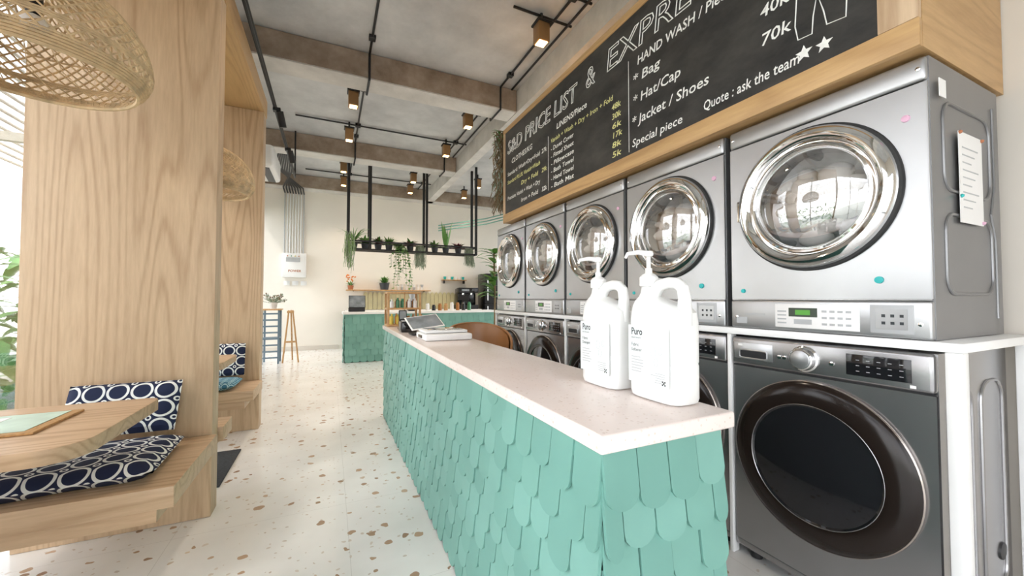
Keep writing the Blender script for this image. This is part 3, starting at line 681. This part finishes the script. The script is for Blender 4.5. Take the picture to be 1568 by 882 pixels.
# ---------------------------------------------------------------- hanging plant rack
h=MB('hanging_plant_rack'); zt=3.995
for x in (.30,.68,1.75,2.80):
    for y in (7.76,8.04): h.box((x-.022,y-.022,2.11),(x+.022,y+.022,zt),BLACK)
for z in (2.11,2.26):
    for y in (7.76,8.04): h.box((.28,y-.014,z),(2.82,y+.014,z+.03),BLACK)
    for x in (.295,2.805): h.box((x-.014,7.76,z),(x+.014,8.04,z+.03),BLACK)
for i in range(9): h.box((.30,7.775+i*.03,2.115),(2.80,7.79+i*.03,2.128),BLACK)
h.done()
def pot(mb,x,y,z,r,hh,mat): mb.lathe([(0,z),(r*.75,z),(r,z+hh),(r*.9,z+hh),(r*.85,z+hh*.85),(0,z+hh*.85)],mat,Matrix.Translation((x,y,0)),20)
def plant(name,x,y,z,kind,s=1,pm=POTD,pr=.07,ph=.11):
    p=MB(name,(x,y,z)); pot(p,x,y,z,pr,ph,pm); zt=z+ph*.85
    if kind=='snake':
        for i in range(9): a=ru(0,6.28); p.leaf((x+.02*math.cos(a),y+.02*math.sin(a),zt),(math.cos(a)*.25,math.sin(a)*.25,1),ru(.3,.45)*s,.05*s,random.choice(LEAF),.1)
    elif kind=='bush':
        for i in range(60): a=ru(0,6.28); e_=ru(.1,1.2); p.leaf((x+ru(-.03,.03),y+ru(-.03,.03),zt+ru(0,.05)),(math.cos(a)*.8,math.sin(a)*.5,e_),ru(.1,.19)*s,.045*s,random.choice(LEAF),.9)
    elif kind=='red':
        for i in range(55): a=ru(0,6.28); p.leaf((x,y,zt+ru(0,.05)),(math.cos(a),math.sin(a),ru(.2,1.3)),ru(.08,.18)*s,.05*s,random.choice([REDLEAF,REDLEAF,LEAF[0]]),.8)
    elif kind=='grass':
        for i in range(60): a=ru(0,6.28); p.leaf((x,y,zt),(math.cos(a)*.5,math.sin(a)*.5,1),ru(.25,.5)*s,.014*s,random.choice(LEAF),1.7)
    if kind in('vine','grassvine'):
        for i in range(40): a=ru(0,6.28); p.leaf((x,y,zt),(math.cos(a),math.sin(a),ru(.1,.9)),ru(.08,.16)*s,.04*s,random.choice(LEAF),1)
        for i in range(12):
            a=ru(3.3,6.1); q=Vector((x+pr*math.cos(a),y+(pr+.06)*math.sin(a),zt)); pts=[q.copy()]; ln=int(ru(6,14)*s)
            dz=Vector((math.cos(a)*.3,math.sin(a)*.5,.3))
            for k_ in range(ln):
                dz=(dz+Vector((ru(-.2,.2),ru(-.1,.05),-.6))).normalized(); q=q+dz*.055; pts.append(q.copy())
                for _ in (0,1): p.leaf(q,(ru(-1,1),ru(-1,.3),-.2),.06,.045,random.choice(LEAF),.5)
            p.tube(pts,.003,LEAF[0],4)
    if kind=='moss':
        for i in range(90):
            a=ru(3.2,6.2); q=Vector((x+pr*1.1*math.cos(a),y+(pr+.05)*math.sin(a),zt+.02)); pts=[Vector((x,y,zt+.02)),q]
            for k_ in range(7): q=q+Vector((ru(-.02,.02),ru(-.015,.01),-ru(.03,.07)*s)); pts.append(q.copy())
            p.tube(pts,.004,GREYG,3)
    if kind=='flower':
        for i in range(22): a=ru(0,6.28); p.leaf((x,y,zt),(math.cos(a)*.9,math.sin(a)*.4,ru(.2,1)),ru(.1,.16)*s,.04*s,random.choice(LEAF),.7)
        for i in range(16): p.sph((x+ru(-.11,.11)*s,y+ru(-.06,.06)*s,zt+ru(.1,.25)*s),(.024,.024,.018),ORANGE,1)
    return p.done()
zr=2.142
plant('potted_spider_plant',.40,7.9,zr,'grass',1.1)
xs=[(.60,'bush',1.2),(.84,'red',1.2),(1.04,'bush',1.0),(1.24,'vine',1.2),(1.45,'red',1.2),(1.64,'moss',1.2),(1.95,'bush',1.0),(2.18,'snake',1.3),(2.45,'red',1.2),(2.68,'moss',1.0)]
nm={'bush':'potted_fern','red':'potted_burgundy_plant','vine':'trailing_vine_plant','moss':'hanging_moss_plant','snake':'potted_snake_plant'}
for x,kd,s_ in xs: plant(nm[kd],x,7.9,zr,kd,s_)
p=MB('hanging_moss')
for i in range(80):
    q=Vector((.30+ru(-.05,.10),7.73+ru(-.03,.0),ru(2.1,2.45))); pts=[q]
    for k_ in range(8): q=q+Vector((ru(-.015,.015),ru(-.01,.006),-ru(.03,.07))); pts.append(q)
    p.tube(pts,.004,random.choice([GREYG,LEAF[2]]),3)
p.done()
p=MB('dried_hanging_plant')
for i in range(300):
    q=Vector((ru(1.64,1.80),3.86+ru(0,.10),ru(2.30,3.05))); pts=[q]
    for k_ in range(4): q=q+Vector((ru(-.03,.03),ru(-.006,.03),-ru(.02,.06))); pts.append(q)
    p.tube(pts,.005,random.choice([DRY,DRY,DRY,DRY,GREYG]),3)
for i in range(80): p.leaf((ru(1.64,1.76),3.86+ru(0,.08),ru(2.90,3.05)),(ru(-1,1),ru(0,1),ru(-.2,.8)),.09,.02,random.choice([DRY,DRY,LEAF[0]]),1)
p.done()
p=MB('tall_potted_plant',(2.66,6.4,0)); pot(p,2.66,6.4,0,.17,.35,TERRA)
p.tube([(2.66,6.4,.3),(2.67,6.4,1.2),(2.65,6.4,2.0)],.018,DRY,8)
for i in range(46):
    z=ru(1.2,2.3); a=ru(0,6.28); p.leaf((2.66,6.4,min(z,2.0)),(math.cos(a),math.sin(a),ru(.1,.9)),ru(.28,.42),.13,random.choice(LEAF),1)
p.done()

# ---------------------------------------------------------------- back of house items
c=MB('wall_shelf_long'); c.box((.35,9.90,1.385),(2.35,10.195,1.41),HONEY,.003)
for x in (.5,2.2): c.box((x,9.98,1.37),(x+.02,10.16,1.384),BLACK)
c.done()
plant('orange_orchid',.45,10.04,1.412,'flower',1.1,TERRA,.07,.1); plant('potted_herb',1.22,10.0,1.412,'bush',1.15,POTD,.12,.17)
c=MB('stacked_cups')
for i in range(7):
    for j_ in range(2): c.lathe([(0,0),(.03,0),(.04,.07),(.036,.07),(.028,.006),(0,.006)],random.choice([WHITE,GREYL,POTW]),Matrix.Translation((1.55+i*.1,10.05,1.412+j_*.073)),16)
c.done()
c=MB('wall_shelf'); c.box((2.70,10.0,1.68),(3.35,10.195,1.70),HONEY,.002); c.box((2.74,10.06,1.60),(2.76,10.195,1.679),BLACK); c.box((3.29,10.06,1.60),(3.31,10.195,1.679),BLACK); c.done()
c=MB('cups_on_shelf')
for i in range(6): c.lathe([(0,0),(.03,0),(.04,.08),(.036,.08),(.028,.006),(0,.006)],random.choice([WHITE,AMBER,TEALDOT]),Matrix.Translation((2.77+i*.1,10.1,1.7005)),16)
c.done()
c=MB('espresso_machine'); c.box((3.02,9.66,.921),(3.56,10.08,1.03),BLACK,.01); c.box((3.04,9.82,1.03),(3.54,10.08,1.46),BLACKG,.02); c.box((3.02,9.66,1.34),(3.56,9.90,1.48),BLACKG,.02)
for x in (3.15,3.38): c.cyl((x,9.72,1.29),(x,9.72,1.34),.03,CHROME); c.cyl((x,9.70,1.30),(x,9.58,1.28),.01,BLACK)
c.box((3.1,9.655,1.39),(3.3,9.66,1.44),SCREEN); c.done()
c=MB('black_refrigerator'); c.box((3.72,9.55,.001),(4.42,10.15,1.86),BLACKG,.015); c.box((3.70,9.53,.04),(4.44,9.552,1.05),BLACK,.006); c.box((3.70,9.53,1.07),(4.44,9.552,1.85),BLACK,.006); c.cyl((3.76,9.50,1.15),(3.76,9.50,1.7),.012,CHROME); c.cyl((3.76,9.50,.6),(3.76,9.50,1.0),.012,CHROME); c.done()
c=MB('pos_terminal'); c.box((.33,7.98,.9455),(.62,8.2,1.02),BLACK,.008); c.box((-.15,-.01,0),(.15,.012,.24),BLACK,.006,X=TX((.48,8.03,1.02),-.2)); c.box((-.14,-.0125,.01),(.14,-.0102,.23),SCREEN,X=TX((.48,8.03,1.02),-.2)); c.done()
c=MB('coffee_grinder'); c.box((1.45,7.98,.9455),(1.62,8.18,1.15),BLACK,.01); c.lathe([(.03,1.15),(.07,1.28),(.07,1.30),(0,1.31)],GREYL,Matrix.Translation((1.535,8.08,0)),20); c.done()
c=MB('counter_jars')
for i in range(8):
    x=1.85+i*.13; hh=ru(.12,.2); c.lathe([(0,0),(.04,0),(.04,hh*.8),(.03,hh*.85),(.03,hh),(0,hh)],random.choice([AMBER,WHITE,GREENB,HONEY,BLACKG]),Matrix.Translation((x,8.08,.946)),16)
c.done()
c=MB('green_pipe_run'); 
for i in range(3): c.tube([(2.6,10.14,3.0+i*.07),(3.6,9.2,3.1+i*.07),(4.5,8.2,3.3+i*.07)],.015,TEAL[1],6)
c.done()
c=MB('slatted_plant_stand')
for (x,y) in ((-1.12,8.3),(-.86,8.3),(-1.12,8.62),(-.86,8.62)): c.box((x,y,0),(x+.03,y+.03,.98),SLATE)
for i in range(8): c.box((-1.12,8.295,.10+i*.115),(-.83,8.299,.13+i*.115),SLATE)
c.box((-1.14,8.28,.98),(-.81,8.67,1.005),HONEY,.003); c.box((-1.12,8.3,.45),(-.83,8.65,.47),SLATE); c.done()
p=MB('dried_flower_pot'); pot(p,-.95,8.46,1.006,.07,.12,POTW)
for i in range(110):
    a=ru(0,6.28); ee=ru(.2,1.4); ln=ru(.12,.24); q=Vector((-.95,8.46,1.1)); dd=Vector((math.cos(a),math.sin(a),ee)).normalized()*ln; p.tube([q,q+dd],.003,GREYG,3); p.sph(q+dd,.014,random.choice([GREYG,POTW,DRY]),1)
p.done()
c=MB('wooden_easel'); 
for (x0_,x1_,y0_,y1_) in ((-.78,-.68,8.35,8.25),(-.52,-.62,8.35,8.28),(-.65,-.65,8.75,8.32)): c.cyl((x0_,y0_,0),(x1_,y1_,.98),.014,HONEY,n=8)
c.box((-.75,8.27,.38),(-.56,8.30,.41),HONEY); c.box((-.71,8.24,.93),(-.60,8.33,.97),HONEY); c.done()

# outdoors
p=MB('garden_hedge')
for i in range(620):
    x=ru(-4.8,-3.5); y=ru(1,10); z=ru(-.1,1.9); a=ru(0,6.28); p.leaf((x,y,z),(math.cos(a),math.sin(a),ru(-.2,1)),ru(.4,.8),ru(.12,.22),random.choice(LEAF),1)
p.done()
p=MB('bamboo_awning')
for i in range(16): p.cyl((-2.55+i*.06,-2,2.40+.03*i),(-2.55+i*.06,9,2.40+.03*i),.014,BAMBOO,n=8)
for y in (-1.5,3.9,8.5): p.box((-2.6,y,2.30),(-1.62,y+.05,2.36),BAMBOO)
for y in (-1.5,8.5): p.box((-2.6,y,-.11),(-2.55,y+.05,2.30),BAMBOO)
p.done()

# ---------------------------------------------------------------- light
wd=bpy.data.worlds.new('w'); scene.world=wd; wd.use_nodes=True; nt=wd.node_tree
bg=nt.nodes['Background']; tc=N(nt,'ShaderNodeTexCoord'); sp=N(nt,'ShaderNodeSeparateXYZ'); L(nt,tc.outputs['Generated'],sp.inputs[0])
L(nt,ramp(nt,math_(nt,'MULTIPLY_ADD',sp.outputs[2],.5,.5),[(.45,(.85,.86,.84)),(.55,(.96,.97,1.0)),(1,(.74,.84,1.0))]),bg.inputs[0]); bg.inputs[1].default_value=5.0
su=bpy.data.lights.new('sun','SUN'); su.energy=3; su.angle=math.radians(8); su.color=(1,.96,.9)
so=bpy.data.objects.new('sun',su); COL.objects.link(so); so.rotation_euler=(math.radians(40),math.radians(-20),math.radians(-25)); so.location=(-4,-4,8)

cam=bpy.data.cameras.new('camera'); co=bpy.data.objects.new('camera',cam); COL.objects.link(co)
cam.sensor_width=36; cam.lens=13.64; cam.clip_start=.02
co.location=(0,0,1.2); co.rotation_euler=(math.radians(91.54),0,math.radians(-25.16))
scene.camera=co
scene.view_settings.view_transform='Standard'; scene.view_settings.look='None'; scene.view_settings.exposure=0.12
